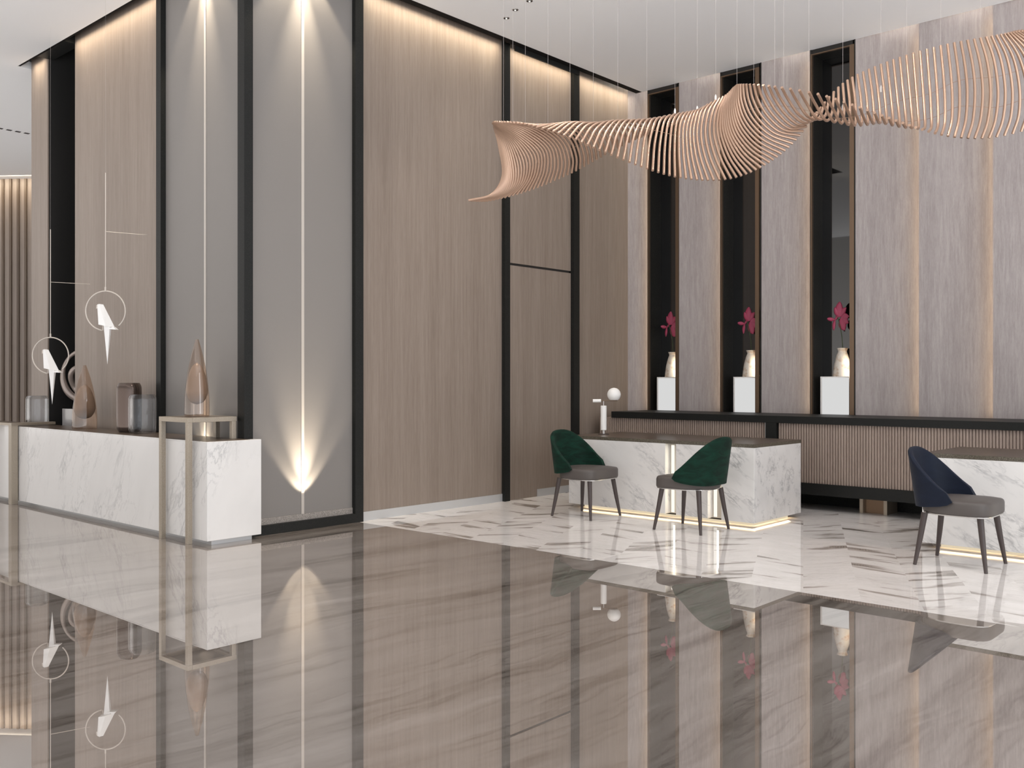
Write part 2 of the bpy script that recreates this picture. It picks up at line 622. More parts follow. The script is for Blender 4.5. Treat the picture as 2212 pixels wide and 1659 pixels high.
# concealed door between the posts
d1 = struct('door_1', (-7.2, 8.41, 0))
MB().box(-7.235, XW, 7.838, 8.99, 0, 2.663).build('door_leaf', M['wood'], d1)
MB().box(-7.235, XW, 7.838, 8.99, 2.69, 5.42).build('over_panel', M['wood'], d1)
MB().box(-7.235, XW - .012, 7.838, 8.97, 2.66, 2.70).build('shadow_slot', M['dark_slot'], d1)
MB().box(-7.062, -7.046, 7.838, 8.99, 5.045, 5.11).build('door_head', M['granite'], ws)
b = struct('baseboard_side')
MB().box(XW - .02, XW + .012, 5.75, 7.75, 0, .085).build('skirting', M['skirt'], b)
MB().box(XW - .02, XW + .012, 8.36, 8.985, 0, .085).build('skirting', M['skirt'], b)

wf = struct('wall_front')
MB().box(-10.55, -7.30, 4.56, 4.75, 0, 5.42).build('wall_core', M['darkwall'], wf)
MB().box(-8.60, -7.20, YW, 4.56, .14, 5.42).build('stone_panel', M['stone'], wf)
MB().box(-7.875, -7.845, YW - .006, YW, .14, 5.42).build('seam_strip', M['seam'], wf)
MB().box(-8.683, -8.592, YF, 4.56, 0, 5.42).box(-8.592, -7.24, YF + .002, 4.55, 0, .14) \
    .box(-8.592, -7.24, YF + .002, 4.499, 5.34, 5.42).build('stone_frame', M['granite'], wf)
MB().box(-10.636, -8.683, YW, 4.56, 0, 5.42).build('wood_panel', M['wood'], wf)
MB().box(-11.85, -11.376, YW, 4.515, 0, 5.42).build('wood_panel', M['wood'], wf)
# dark recess with its own back and cheeks
MB().box(-11.376, -10.636, 5.55, 5.62, 0, 5.42).box(-11.84, -11.376, 4.515, 5.62, 0, 5.42) \
    .box(-10.636, -10.55, 4.56, 5.62, 0, 5.42).build('recess_lining', M['darkwall'], wf)
MB().box(-11.376, -10.636, 4.385, 4.56, 5.10, 5.3).build('recess_head', M['granite'], wf)

# back wall: tilted veneer panels stepping forward, niches flush
wb = struct('wall_back')
MB().box(-7.3, 3.5, 10.75, 10.9, 0, 5.42).build('wall_core', M['darkwall'], wb)
bays = [(-7.18, -6.87), (-6.398, -5.815), (-5.27, -4.67), (-4.148, -3.473), (-3.473, -2.756), (-2.756, -2.03), (-2.03, -1.30)]
for x0, x1 in bays:
    MB().prism([(x0, YB), (x1, YB + .18), (x1, YB + .25), (x0, YB + .25)], 0, 5.42).build('veneer_panel', M['wood_back'], wb)
for x0, x1 in bays:
    # lamp strip hidden behind the forward edge of the next bay, and one above the ceiling edge
    strip('edge_lamp', (x1 - .006, YB + .10, .98), (x1 - .006, YB + .10, 5.05), .05, 3.2, (-1, .35, 0), (1, .76, .50))
    strip('edge_cove_lamp', (x0 + .25 * (x1 - x0), YB + .10, 5.36), (x1 - .02, YB + .10, 5.36), .12, 5.0, (0, 0, -1), (1, .95, .86))
MB().box(-1.3, 3.5, YB + .02, YB + .25, 0, 5.42).build('end_panel', M['wood_back'], wb)

niches = [(-6.87, -6.398), (-5.815, -5.27), (-4.67, -4.148)]
NR = (-6.445, -5.347, -4.21)
for i, (x0, x1) in enumerate(niches):
    nn = struct('trim_%d' % (i + 1), ((x0 + x1) / 2, YB, 0))
    xi0, xi1 = x0 + .022, NR[i]
    MB().box(x0, x0 + .022, YB - .005, YB + .62, .90, CZ + .3).box(x1 - .012, x1, YB - .005, YB + .62, .90, CZ + .3) \
        .box(x0 + .02, x1 - .03, YB, YB + .62, 5.045, CZ + .3).build('dark_casing', M['black'], nn)
    MB().box(xi1, min(xi1 + .05, x1 - .002), YB - .012, YB + .012, .96, 5.05).box(x0 + .012, x0 + .026, YB - .012, YB + .02, .96, 5.05) \
        .box(x0 + .026, xi1, YB - .012, YB + .02, 5.035, 5.047).build('bronze_frame', M['bronze'], nn)
    MB().box(xi0, xi0 + .01, YB + .02, YB + .26, .95, 5.045).build('granite_cheek', M['niche_granite'], nn)
    MB().box(xi0, x1 - .03, YB + .26, YB + .28, .95, 5.045).build('black_mirror', M['glass_black'], nn)
    MB().box(xi0, x1 - .03, YB, YB + .27, .90, .958).build('niche_floor', M['black'], nn)

# far wall with slats, beyond the left end of the block
wl = struct('wall_far', (-18.55, 6.66, 0))
wl.rotation_euler = (0, 0, math.radians(38))
SL = MB()
w = bpy.data.objects['wall_far']
pm = MB(); pm.v = []
def far_part(name, boxes, mat):
    mb = MB()
    for bx in boxes: mb.box(*bx)
    me = bpy.data.meshes.new(name)
    me.from_pydata(mb.v, [], mb.f)
    me.materials.append(mat)
    o = bpy.data.objects.new(name, me)
    COL.objects.link(o)
    o.parent = wl
far_part('backing_panel', [(-2.6, 3.4, .10, .2, 0, 5.1)], M['wood'])
far_part('slats', [(k * .1465 - 2.55, k * .1465 - 2.508, .075, .10, 0, 5.1) for k in range(40)],
         wood('slat_wood', (.075, .048, .03), (.13, .09, .06)))
strip('cove_lamp', (-19.55, 5.6, 5.09), (-17.2, 7.43, 5.09), .03, 20, (-.35, .45, -1), WARM)

# ceiling fittings
DL = None
for i, (x, y) in enumerate(((-6.579, 7.174), (-6.365, 7.073), (-6.113, 7.004))):
    lab = ('recessed ceiling spotlight lowest of the row of three', 'recessed ceiling spotlight middle of the row of three',
           'recessed ceiling spotlight cut by top edge of the photo')[i]
    if DL is None:
        DL = thing('ceiling_spotlight', lab, 'ceiling light', (x, y, CZ), 0, 'recessed spotlights in white ceiling')
        MB().lathe([(.0265, -.003), (.030, -.005), (.034, -.001), (.034, .0), (.0265, .0)], (x, y, CZ), 28, closed=True).build('trim_ring', M['chrome'], DL)
        MB().lathe([(.028, -.0015), (.001, -.0012)], (x, y, CZ), 24, closed=True).build('dark_baffle', M['dark_slot'], DL)
        MB().lathe([(.010, -.010), (.010, -.002)], (x, y, CZ), 20).build('lens', M['downlight'], DL)
    else:
        c = copy_tree(DL); c.location = (x, y, CZ); c['label'] = lab
vt = thing('ceiling_air_slot', 'thin black linear air slot in white ceiling at far left', 'air vent', (-15.02, 5.3, CZ))
for k in range(9):
    MB().box(-15.05, -14.99, 4.6 + k * .125, 4.6 + k * .125 + (.115 if k < 5 else .07), CZ - .004, CZ + .001).build('slot', M['dark_slot'], vt)


# ------------------------------------------------------------------ long reception desk on the left
rd = thing('reception_desk', 'long low white marble reception desk with brown top at left', 'desk', (-9.8, 4.23, 0))
MB().box(-12.6, -7.12, 4.03, 4.44, .037, .842).build('marble_body', M['marble'], rd, .004)
MB().box(-7.12, -7.012, 4.03, 4.54, .037, .851).build('end_panel', M['marble'], rd, .004)
MB().box(-12.6, -7.12, 4.03, 4.042, .842, .851).build('marble_rim', M['marble'], rd)
MB().box(-12.6, -7.03, 4.042, 4.44, .842, .8535).build('desk_top', M['desktop'], rd)
MB().box(-12.6, -7.12, 4.10, 4.42, 0, .037).box(-7.13, -7.05, 4.09, 4.47, 0, .037).build('plinth', M['skirt'], rd)

# brass shelf frame straddling the desk
bt = thing('brass_side_table', 'tall thin brass frame table straddling desk, holding teardrop vase', 'side table', (-7.45, 4.2, 0))
t_ = .042
for x, y, z0 in ((-7.69, 3.985, 0), (-7.245, 3.985, 0), (-7.51, 4.395, .8535), (-7.245, 4.395, .8535)):
    MB().box(x, x + t_, y - t_ / 2, y + t_ / 2, z0, 1.005).build('leg', M['brass'], bt, .002)
MB().box(-7.69, -7.203, 3.964, 4.006, 1.005, 1.045).box(-7.245, -7.203, 4.006, 4.42, 1.005, 1.045) \
    .box(-7.69, -7.245, 4.38, 4.42, 1.005, 1.045).box(-7.69, -7.648, 4.006, 4.38, 1.005, 1.045).build('top_frame', M['brass'], bt, .002)
MB().box(-7.648, -7.245, 4.006, 4.38, 1.03, 1.044).build('tray', M['desktop'], bt)

bs = thing('brass_band', 'wide brass band wrapped over left end of marble desk', 'desk frame', (-10.97, 3.97, 0))
MB().box(-11.035, -10.955, 3.95, 4.02, 0, .861).build('post', M['brass'], bs, .002)
MB().box(-11.035, -10.955, 3.95, 4.42, .861, .891).build('top_rail', M['brass'], bs, .002)
MB().box(-11.60, -11.035, 3.95, 3.99, .861, .889).build('side_rail', M['brass'], bs, .002)
MB().box(-11.66, -11.60, 3.95, 4.02, 0, .889).build('post', M['brass'], bs, .002)


# --- vases on the reception desk
def smooth_prof(keys, n=28):
    """catmull-rom through (r,z) keys"""
    out = []
    K = [keys[0]] + keys + [keys[-1]]
    per = max(2, n // (len(keys) - 1))
    for i in range(1, len(K) - 2):
        p0, p1, p2, p3 = K[i - 1], K[i], K[i + 1], K[i + 2]
        for k in range(per):
            t = k / per
            q = []
            for j in (0, 1):
                q.append(.5 * ((2 * p1[j]) + (-p0[j] + p2[j]) * t + (2 * p0[j] - 5 * p1[j] + 4 * p2[j] - p3[j]) * t * t + (-p0[j] + 3 * p1[j] - 3 * p2[j] + p3[j]) * t ** 3))
            out.append((max(q[0], 1e-4), q[1]))
    out.append(keys[-1])
    return out


def drop_vase(x, y, z, h, r, label, g):
    t = thing('teardrop_vase', label, 'vase', (x, y, z), 0, g)
    MB().lathe([(1e-4, 0)] + smooth_prof([(r * .98, .001), (r, h * .06), (r * .96, h * .28), (r * .77, h * .55), (r * .48, h * .79), (r * .18, h * .97)]) + [(r * .12, h), (1e-4, h)], (x, y, z), 40).build('glass_body', M['smoke_glass'], t)
    MB().lathe(smooth_prof([(1e-4, h * .155), (r * .50, h * .185), (r * .82, h * .28), (r * .85, h * .38), (r * .66, h * .54), (r * .38, h * .65), (1e-4, h * .70)]), (x, y, z), 36).build('amber_core', M['amber_core'], t)
    return t


drop_vase(-9.86, 4.27, .8535, .66, .122, 'teardrop glass vase on left desk between clear jar and copper vase', 'teardrop vases')
drop_vase(-7.475, 4.20, 1.045, .665, .104, 'tallest teardrop glass vase standing on brass frame table', 'teardrop vases')


def lobed(k, amp, ph=0):
    return lambda a, z: 1 + amp * math.cos(k * a + ph)


def lobe_vase(name, x, y, z, h, r, mat, label, k=5, amp=.10, hollow=True, ph=0, g=None):
    outer = smooth_prof([(r * .80, 0.001), (r * .97, h * .07), (r, h * .2), (r, h * .8), (r * .96, h * .92), (r * .82, h * .985)])
    inner = [(max(.004, a - .008), zz) for a, zz in reversed(smooth_prof([(r * .72, .02), (r * .93, h * .10), (r * .96, h * .8), (r * .92, h * .9), (r * .78, h * .985)]))]
    m = MB()
    prof = [(1e-4, 0.0)] + outer + (inner + [(1e-4, .02)] if hollow else [(1e-4, h)])
    m.lathe(prof, (x, y, z), 60, twist=lobed(k, amp, ph))
    o = m.build(name, mat, None, sharp=50)
    # base point at the vase foot
    me = o.data
    for v in me.vertices: v.co -= Vector((x, y, z))
    o.location = (x, y, z)
    tag(o, label, 'vase', g)
    return o


lobe_vase('glass_vase', -11.16, 4.30, .8535, .335, .112, M['clear_glass'], 'clear ribbed glass jar under the lower hanging bird lamp', 6, .07, g='clear glass jars')
lobe_vase('glass_vase', -8.60, 4.27, .8535, .375, .120, M['clear_glass'], 'clear ribbed glass jar beside the copper vase', 6, .07, ph=.5, g='clear glass jars')
lobe_vase('copper_vase', -8.90, 4.29, .8535, .485, .112, M['copper_glass'], 'tall shiny copper toned lobed vase on left desk', 3, .10, ph=.7)

# --- bird pendants
def bird_lamp(x, y, zc, top, brz, ang, label):
    t = thing('bird_pendant_lamp', label, 'pendant lamp', (x, y, zc), 0, 'bird pendant lamps over the left desk')
    R_ = .192
    ux = Vector((math.cos(ang), math.sin(ang), 0))       # screen-right direction
    c = Vector((x, y, zc))
    pts = []
    a0, a1 = math.radians(-98), math.radians(238)
    for k in range(73):
        a = a0 + math.radians(50) + (a1 - a0 - math.radians(-0)) * 0 + (math.radians(307)) * k / 72
        pts.append(c + ux * math.cos(a) * R_ + Vector((0, 0, math.sin(a) * R_)))
    MB().tube(pts, .0062, 8).build('ring', M['ring'], t)
    ring_top = c + Vector((0, 0, R_))
    MB().cyl(ring_top, ring_top + Vector((0, 0, .04)), .009, 10).build('socket', M['ring'], t)
    MB().cyl(ring_top, (x, y, top), .0045, 8).build('hanging_rod', M['ring'], t)
    MB().cyl((x, y, top), (x, y, CZ), .0007, 5).build('suspension_thread', M['wire'], t)
    br = Vector((x, y, brz))
    MB().cyl(br, br + Vector((.10, .40, 0)) , .0028, 6).build('side_arm', M['ring'], t)
    # folded paper bird: body, head, tail
    ny = Vector((-ux.y, ux.x, 0))

    def q(a, b_, d=0):
        return c + ux * a + Vector((0, 0, b_)) + ny * d
    V = [q(-.082, .062, 0), q(-.022, .062, 0), q(.09, -.16, 0), q(-.05, -.135, -.045), q(-.05, -.135, .045),
         q(-.055, .066, -.018), q(-.055, .066, .018), q(.02, -.15, -.052), q(.02, -.15, .052)]
    faces = [(0, 3, 5), (5, 3, 7), (5, 7, 1), (1, 7, 2), (0, 6, 4), (6, 8, 4), (6, 1, 8), (1, 2, 8), (5, 1, 6), (0, 5, 6), (3, 4, 8, 7), (7, 8, 2), (0, 4, 3)]
    MB().add(V, faces).build('bird_body', M['bird'], t)
    MB().add([q(-.085, .055, -.008), q(-.085, .055, .008), q(-.06, .062, 0), q(-.092, .02, 0), q(-.07, .03, -.006), q(-.07, .03, .006)],
             [(0, 4, 3), (1, 3, 5), (0, 3, 1), (0, 1, 2), (0, 2, 4), (1, 5, 2), (4, 2, 5), (4, 5, 3)]).build('beak', M['ring'], t)
    MB().add([q(-.01, -.135, -.022), q(.05, -.14, -.022), q(.05, -.14, .022), q(-.01, -.135, .022), q(.018, -.52, 0)],
             [(0, 1, 4), (1, 2, 4), (2, 3, 4), (3, 0, 4), (3, 2, 1, 0)]).build('tail', M['bird'], t)
    MB().add([q(.085, -.155, -.03), q(.115, -.182, -.03), q(.03, -.178, -.03), q(.085, -.155, .03), q(.115, -.182, .03), q(.03, -.178, .03)],
             [(0, 1, 2), (5, 4, 3), (0, 3, 4, 1), (1, 4, 5, 2), (2, 5, 3, 0)]).build('perch', M['bird'], t)
    MB().cyl(q(-.026, -.13), q(-.026, -.19), .004, 6).build('foot', M['ring'], t)
    return t


bird_lamp(-9.059, 4.125, 2.03, 3.37, 2.80, YAW, 'white folded bird lamp in upper ring, hanging by the wood panel')
bird_lamp(-10.345, 4.121, 1.62, 2.96, 2.40, YAW, 'white folded bird lamp in lower ring, hanging before the dark recess')

# --- ring sculpture on plinth in the dark recess
pl = MB().box(-11.22, -10.80, 4.60, 5.00, 0, 1.03).build('display_plinth', M['plinth_marble'], None, .004)
tag(pl, 'grey marble plinth inside the dark recess behind the desk', 'plinth')
SX, SY = -11.13, 4.80
rs = thing('ring_sculpture', 'glazed ring sculpture on plinth half hidden in dark recess', 'sculpture', (SX, SY, 1.03))


def ring_pts(ca, cz, ra, rz, n=48, wob=0):
    """ring standing upright across the recess, set along the diagonal"""
    o = []
    for k in range(n + 1):
        a = 2 * math.pi * k / n
        h = ca + ra * math.cos(a)
        w_ = wob * math.sin(2 * a)
        o.append((SX + h * .741 - w_ * .671, SY + h * .671 + w_ * .741, cz + rz * math.sin(a)))
    return o


MB().tube(ring_pts(0, 1.415, .235, .285), [.030 + .010 * math.sin(2 * math.pi * k / 48 * 2) for k in range(49)], 14, caps=False).build('outer_ring', M['sculpt'], rs)
MB().tube(ring_pts(-.03, 1.36, .105, .15, wob=.04), .032, 12, caps=False).build('inner_ring', M['sculpt'], rs)
MB().lathe([(.10, 0.001), (.10, .02), (.045, .03), (.035, .085)], (SX, SY, 1.03), 28).build('base', M['sculpt'], rs)
MB().tube([(SX - .03 * .741, SY - .03 * .671, 1.14), (SX - .03 * .741, SY - .03 * .671, 1.20)], .02, 8).build('joint', M['sculpt'], rs)

# ------------------------------------------------------------------ check-in desks
def checkin(x0, label):
    x1 = x0 + 2.174
    y0, y1 = 7.893, 8.86
    t = thing('marble_desk', label, 'desk', ((x0 + x1) / 2, (y0 + y1) / 2, 0), 0, 'white marble check-in desks')
    zb, zt = .042, .735
    s0, s1 = x0 + 1.215, x0 + 1.338      # lit slots
    s2, s3 = x0 + 1.690, x0 + 1.835
    MB().box(x0, s0, y0, y1, zb, zt).build('marble_block', M['marble_big'], t, .003)
    MB().box(s1, s2, y0, y1, zb, zt).build('marble_block', M['marble_big'], t, .003)
    MB().box(s3, x1, y0, y1, zb, zt).build('marble_block', M['marble_big'], t, .003)
    for a, b_ in ((s0, s1), (s2, s3)):
        MB().box(a, b_, y0 + .09, y1 - .01, zb, zt).build('slot_back', M['slot_back'], t)
        MB().box(a + .018, a + .050, y0 + .082, y0 + .09, zb + .01, zt - .02).build('light_strip', M['led_white'], t)
        strip('slot_lamp', ((a + b_) / 2, y0 + .065, zb + .03), ((a + b_) / 2, y0 + .065, zt - .03), .02, .5, (0, -1, 0), (1, .88, .66))
    MB().box(x0, x1, y0, y1, zt, zt + .031).build('desk_edge_band', M['desk_edge'], t)
    MB().box(x0 + .002, x1 - .002, y0 + .002, y1 - .002, zt + .031, zt + .033).build('desk_top', M['desktop'], t)
    MB().box(x0 + .16, x1 - .10, y0 + .17, y1 - .14, 0, zb).build('plinth', M['black'], t)
    MB().box(x0 + .10, x1 - .08, y0 + .145, y0 + .16, 0.001, .017).box(x1 - .095, x1 - .08, y0 + .145, y1 - .12, 0.001, .017) \
        .build('floor_light_strip', M['led'], t)
    strip('toe_lamp', (x0 + .1, y0 + .12, .036), (x1 - .05, y0 + .12, .036), .03, .9, (0, -.5, -1), (1, .72, .40))
    strip('toe_lamp', (x1 - .07, y0 + .12, .036), (x1 - .07, y1 - .1, .036), .03, .45, (.5, 0, -1), (1, .72, .40))
    return t


checkin(-6.33, 'white marble desk with table lamp behind the two green chairs')
checkin(-2.665, 'white marble desk behind the blue chair at right edge')

# --- table lamp
lp = thing('table_lamp', 'white globe table lamp on cylinder stem on marble desk', 'table lamp', (-6.17, 8.30, .768))
LX, LY, LZ = -6.17, 8.30, .768
MB().lathe([(.062, 0), (.062, .005), (.05, .008)], (LX, LY, LZ), 32).build('base_disc', M['leg'], lp)
MB().cyl((LX, LY, LZ + .008), (LX, LY, LZ + .045), .012, 16).build('foot_peg', M['white_metal'], lp)
MB().lathe([(.030, 0), (.033, .003), (.033, .265), (.030, .268)], (LX, LY, LZ + .045), 32).build('column', M['lamp_white'], lp)
MB().cyl((LX, LY, LZ + .31), (LX, LY, LZ + .362), .0045, 10).build('neck', M['chrome'], lp)
AR = Vector((.741, .671, 0))
pA = Vector((LX, LY, LZ + .366))
MB().cyl(pA - AR * .05, pA + AR * .150, .004, 10).build('arm', M['bronze'], lp)
MB().cyl(pA - AR * .118, pA - AR * .030, .0185, 20).build('counterweight', M['lamp_white'], lp)
MB().cyl(pA - AR * .0305, pA - AR * .026, .006, 12).build('switch_knob', M['black'], lp)
gp = pA + AR * .113
prof = [(max(1e-4, .074 * math.sin(math.pi * i / 20)), -.074 * math.cos(math.pi * i / 20)) for i in range(4, 21)]
MB().lathe(prof, (gp.x, gp.y, LZ + .366 + .068), 36).build('globe_shade', M['lamp_white'], lp)

# ------------------------------------------------------------------ chairs
def make_chair(label, shell_mat, group):
    t = thing('upholstered_chair', label, 'chair', (0, 0, 0), 0, group)
    # seat cushion: rounded, slightly crowned, tapering to the back
    m = MB()
    n, rows = 48, []
    def outline(s, infl=1.0):
        out = []
        for k in range(n):
            a = 2 * math.pi * k / n
            cx_, sy_ = math.cos(a), math.sin(a)
            e = 5.0 if cx_ > 0 else 5.0 - 2.5 * min(1, -cx_ * 2.2)
            rr = 1 / ((abs(cx_) ** e + abs(sy_) ** e) ** (1 / e))
            out.append((cx_ * rr * (.262 if cx_ > 0 else .245) * s, sy_ * rr * (.262 if cx_ > 0 else .262 - .012 * min(1, -cx_ * 2)) * s))
        return out
    layers = [(.93, .386), (.985, .390), (1.0, .402), (1.0, .462), (.985, .478), (.95, .487), (.80, .494), (.5, .500), (.2, .502), (.01, .502)]
    v, f = [], []
    for s, z in layers:
        v += [(x, y, z) for x, y in outline(s)]
    for i in range(len(layers) - 1):
        for k in range(n):
            f.append((i * n + k, i * n + (k + 1) % n, (i + 1) * n + (k + 1) % n, (i + 1) * n + k))
    f.append(tuple(reversed(range(n))))
    m.add(v, f, True)
    m.build('seat', M['seat'], t, sharp=60)
    m = MB()
    m.prism([(x * .975, y * .975) for x, y in outline(1)], .379, .387)
    m.build('seat_base', M['chrome'], t)
    # wrap-around backrest
    na, nb = 33, 15
    th = .036

    def P_(u, w, off):
        # u -1..1 round the back, w 0..1 upwards
        a = u * math.radians(100)
        zb_, zt_ = .425 + .03 * abs(u) ** 3, .50 + .355 * (1 - abs(u) ** 1.75) ** .85
        e_ = max(0, (abs(u) - .86) / .14) ** 2
        zb_ += .028 * e_; zt_ -= .018 * e_
        z = zb_ + (zt_ - zb_) * w
        lean = .075 * (z - .43) / .43
        R1 = .292 + lean * .55 - off
        ex = -(abs(math.cos(a)) ** .75) * math.copysign(1, math.cos(a)) * R1
        ey = math.copysign(abs(math.sin(a)) ** .70, a) * (R1 * .97)
        x = ex * .86 - .035 - lean * .35
        return (x, ey * (1 - .10 * w * (1 - abs(u))), z)
    v, f = [], []
    for i in range(na):
        u = -1 + 2 * i / (na - 1)
        # closed loop: outer up, rounded rim, inner down, rounded bottom
        loop = []
        for j in range(nb): loop.append(P_(u, j / (nb - 1) * .97, 0))
        pt = P_(u, 1, th * .5); loop.append((P_(u, .995, th * .2)))
        loop.append(P_(u, 1.0, th * .5)); loop.append(P_(u, .995, th * .8))
        for j in range(nb): loop.append(P_(u, (1 - j / (nb - 1)) * .97, th))
        loop.append(P_(u, -.01, th * .5))
        v += loop
    L = len(v) // na
    for i in range(na - 1):
        for k in range(L):
            f.append((i * L + k, i * L + (k + 1) % L, (i + 1) * L + (k + 1) % L, (i + 1) * L + k))
    f.append(tuple(range(L)))
    f.append(tuple(reversed(range((na - 1) * L, na * L))))
    m = MB(); m.add(v, f, True)
    m.build('backrest', shell_mat, t, sharp=70)
    for x, y in ((1, 1), (1, -1), (-1, 1), (-1, -1)):
        m = MB().tube([(x * .190, y * .190, .382), (x * .215, y * .215, .19), (x * .243, y * .243, 0)], [.0235, .0195, .0125], 16)
        m.build('leg', M['leg'], t)
    return t


G_CH = 'upholstered chairs before the marble desks'
c1 = make_chair('green velvet chair with grey seat, left one of the pair', M['green'], G_CH)
c2 = copy_tree(c1)
c1.location = (-5.785, 7.49, 0)
c2.location = (-4.548, 7.45, 0)
c2.rotation_euler = (0, 0, math.pi)
c2['label'] = 'green velvet chair turned away, nearest the desk corner'
c3 = make_chair('dark blue chair with grey seat at right', M['blue'], G_CH)
c3.location = (-2.214, 7.365, 0)

# ------------------------------------------------------------------ console along the back wall
cs = thing('wall_console', 'long low dark granite console with fluted wood fronts along back wall', 'console', (-4.0, 9.7, 0))
YC = 9.35
MB().box(-6.835, 1.5, YC, YB - .015, .902, .978).build('granite_top', M['granite'], cs, .002)
MB().box(-4.79, -4.665, YC, YB - .06, .167, .902).build('upright', M['granite'], cs)
MB().box(-4.665, 1.5, YC, YB - .06, .167, .285).build('bottom_rail', M['granite'], cs)


def flutes(x0, x1, z0, z1, y, pitch=.0285):
    pts = []
    n = int((x1 - x0) / pitch)
    p = (x1 - x0) / n
    for i in range(n):
        a = x0 + i * p
        pts += [(a, y + .016), (a + p * .26, y + .016), (a + p * .30, y + .002), (a + p * .62, y), (a + p * .96, y + .002)]
    pts += [(x1, y + .016), (x1, y + .12), (x0, y + .12)]
    m = MB()
    n = len(pts)
    v = [(x, yy, z0) for x, yy in pts] + [(x, yy, z1) for x, yy in pts]
    f = [tuple(reversed(range(n))), tuple(range(n, 2 * n))]
    f += [(i, (i + 1) % n, n + (i + 1) % n, n + i) for i in range(n)]
    f = [tuple(reversed(q)) for q in f]
    m.add(v, f)
    return m


flutes(-7.04, -4.80, .30, .902, YC + .03).build('fluted_front', M['flute'], cs)
MB().box(-7.04, -4.80, YC + .152, YB - .06, .30, .900).build('cabinet_body', M['flute'], cs)
flutes(-4.66, 1.45, .285, .902, YC + .03).build('fluted_front', M['flute'], cs)
MB().box(-4.66, 1.45, YC + .152, YB - .06, .285, .900).build('cabinet_body', M['flute'], cs)
MB().box(-4.80, -4.79, YC + .01, YC + .15, .30, .902).build('end_strip', M['skirt'], cs)
MB().box(-3.845, -3.81, YC + .20, YC + .48, 0, .17).build('brass_foot', M['brass'], cs)
MB().box(-3.60, -3.565, YC + .20, YC + .48, 0, .17).build('brass_foot', M['brass'], cs)
MB().box(-3.81, -3.60, YC + .25, YC + .46, 0, .168).build('foot_panel', M['bronze'], cs)
MB().box(-6.5, -6.4, YC + .2, YC + .5, 0, .30).build('foot', M['black'], cs)
MB().box(-4.9, 1.4, YB - .30, YB - .06, 0, .168).box(-7.0, -4.9, YB - .3, YB - .06, 0, .30).build('back_plinth', M['granite'], cs)

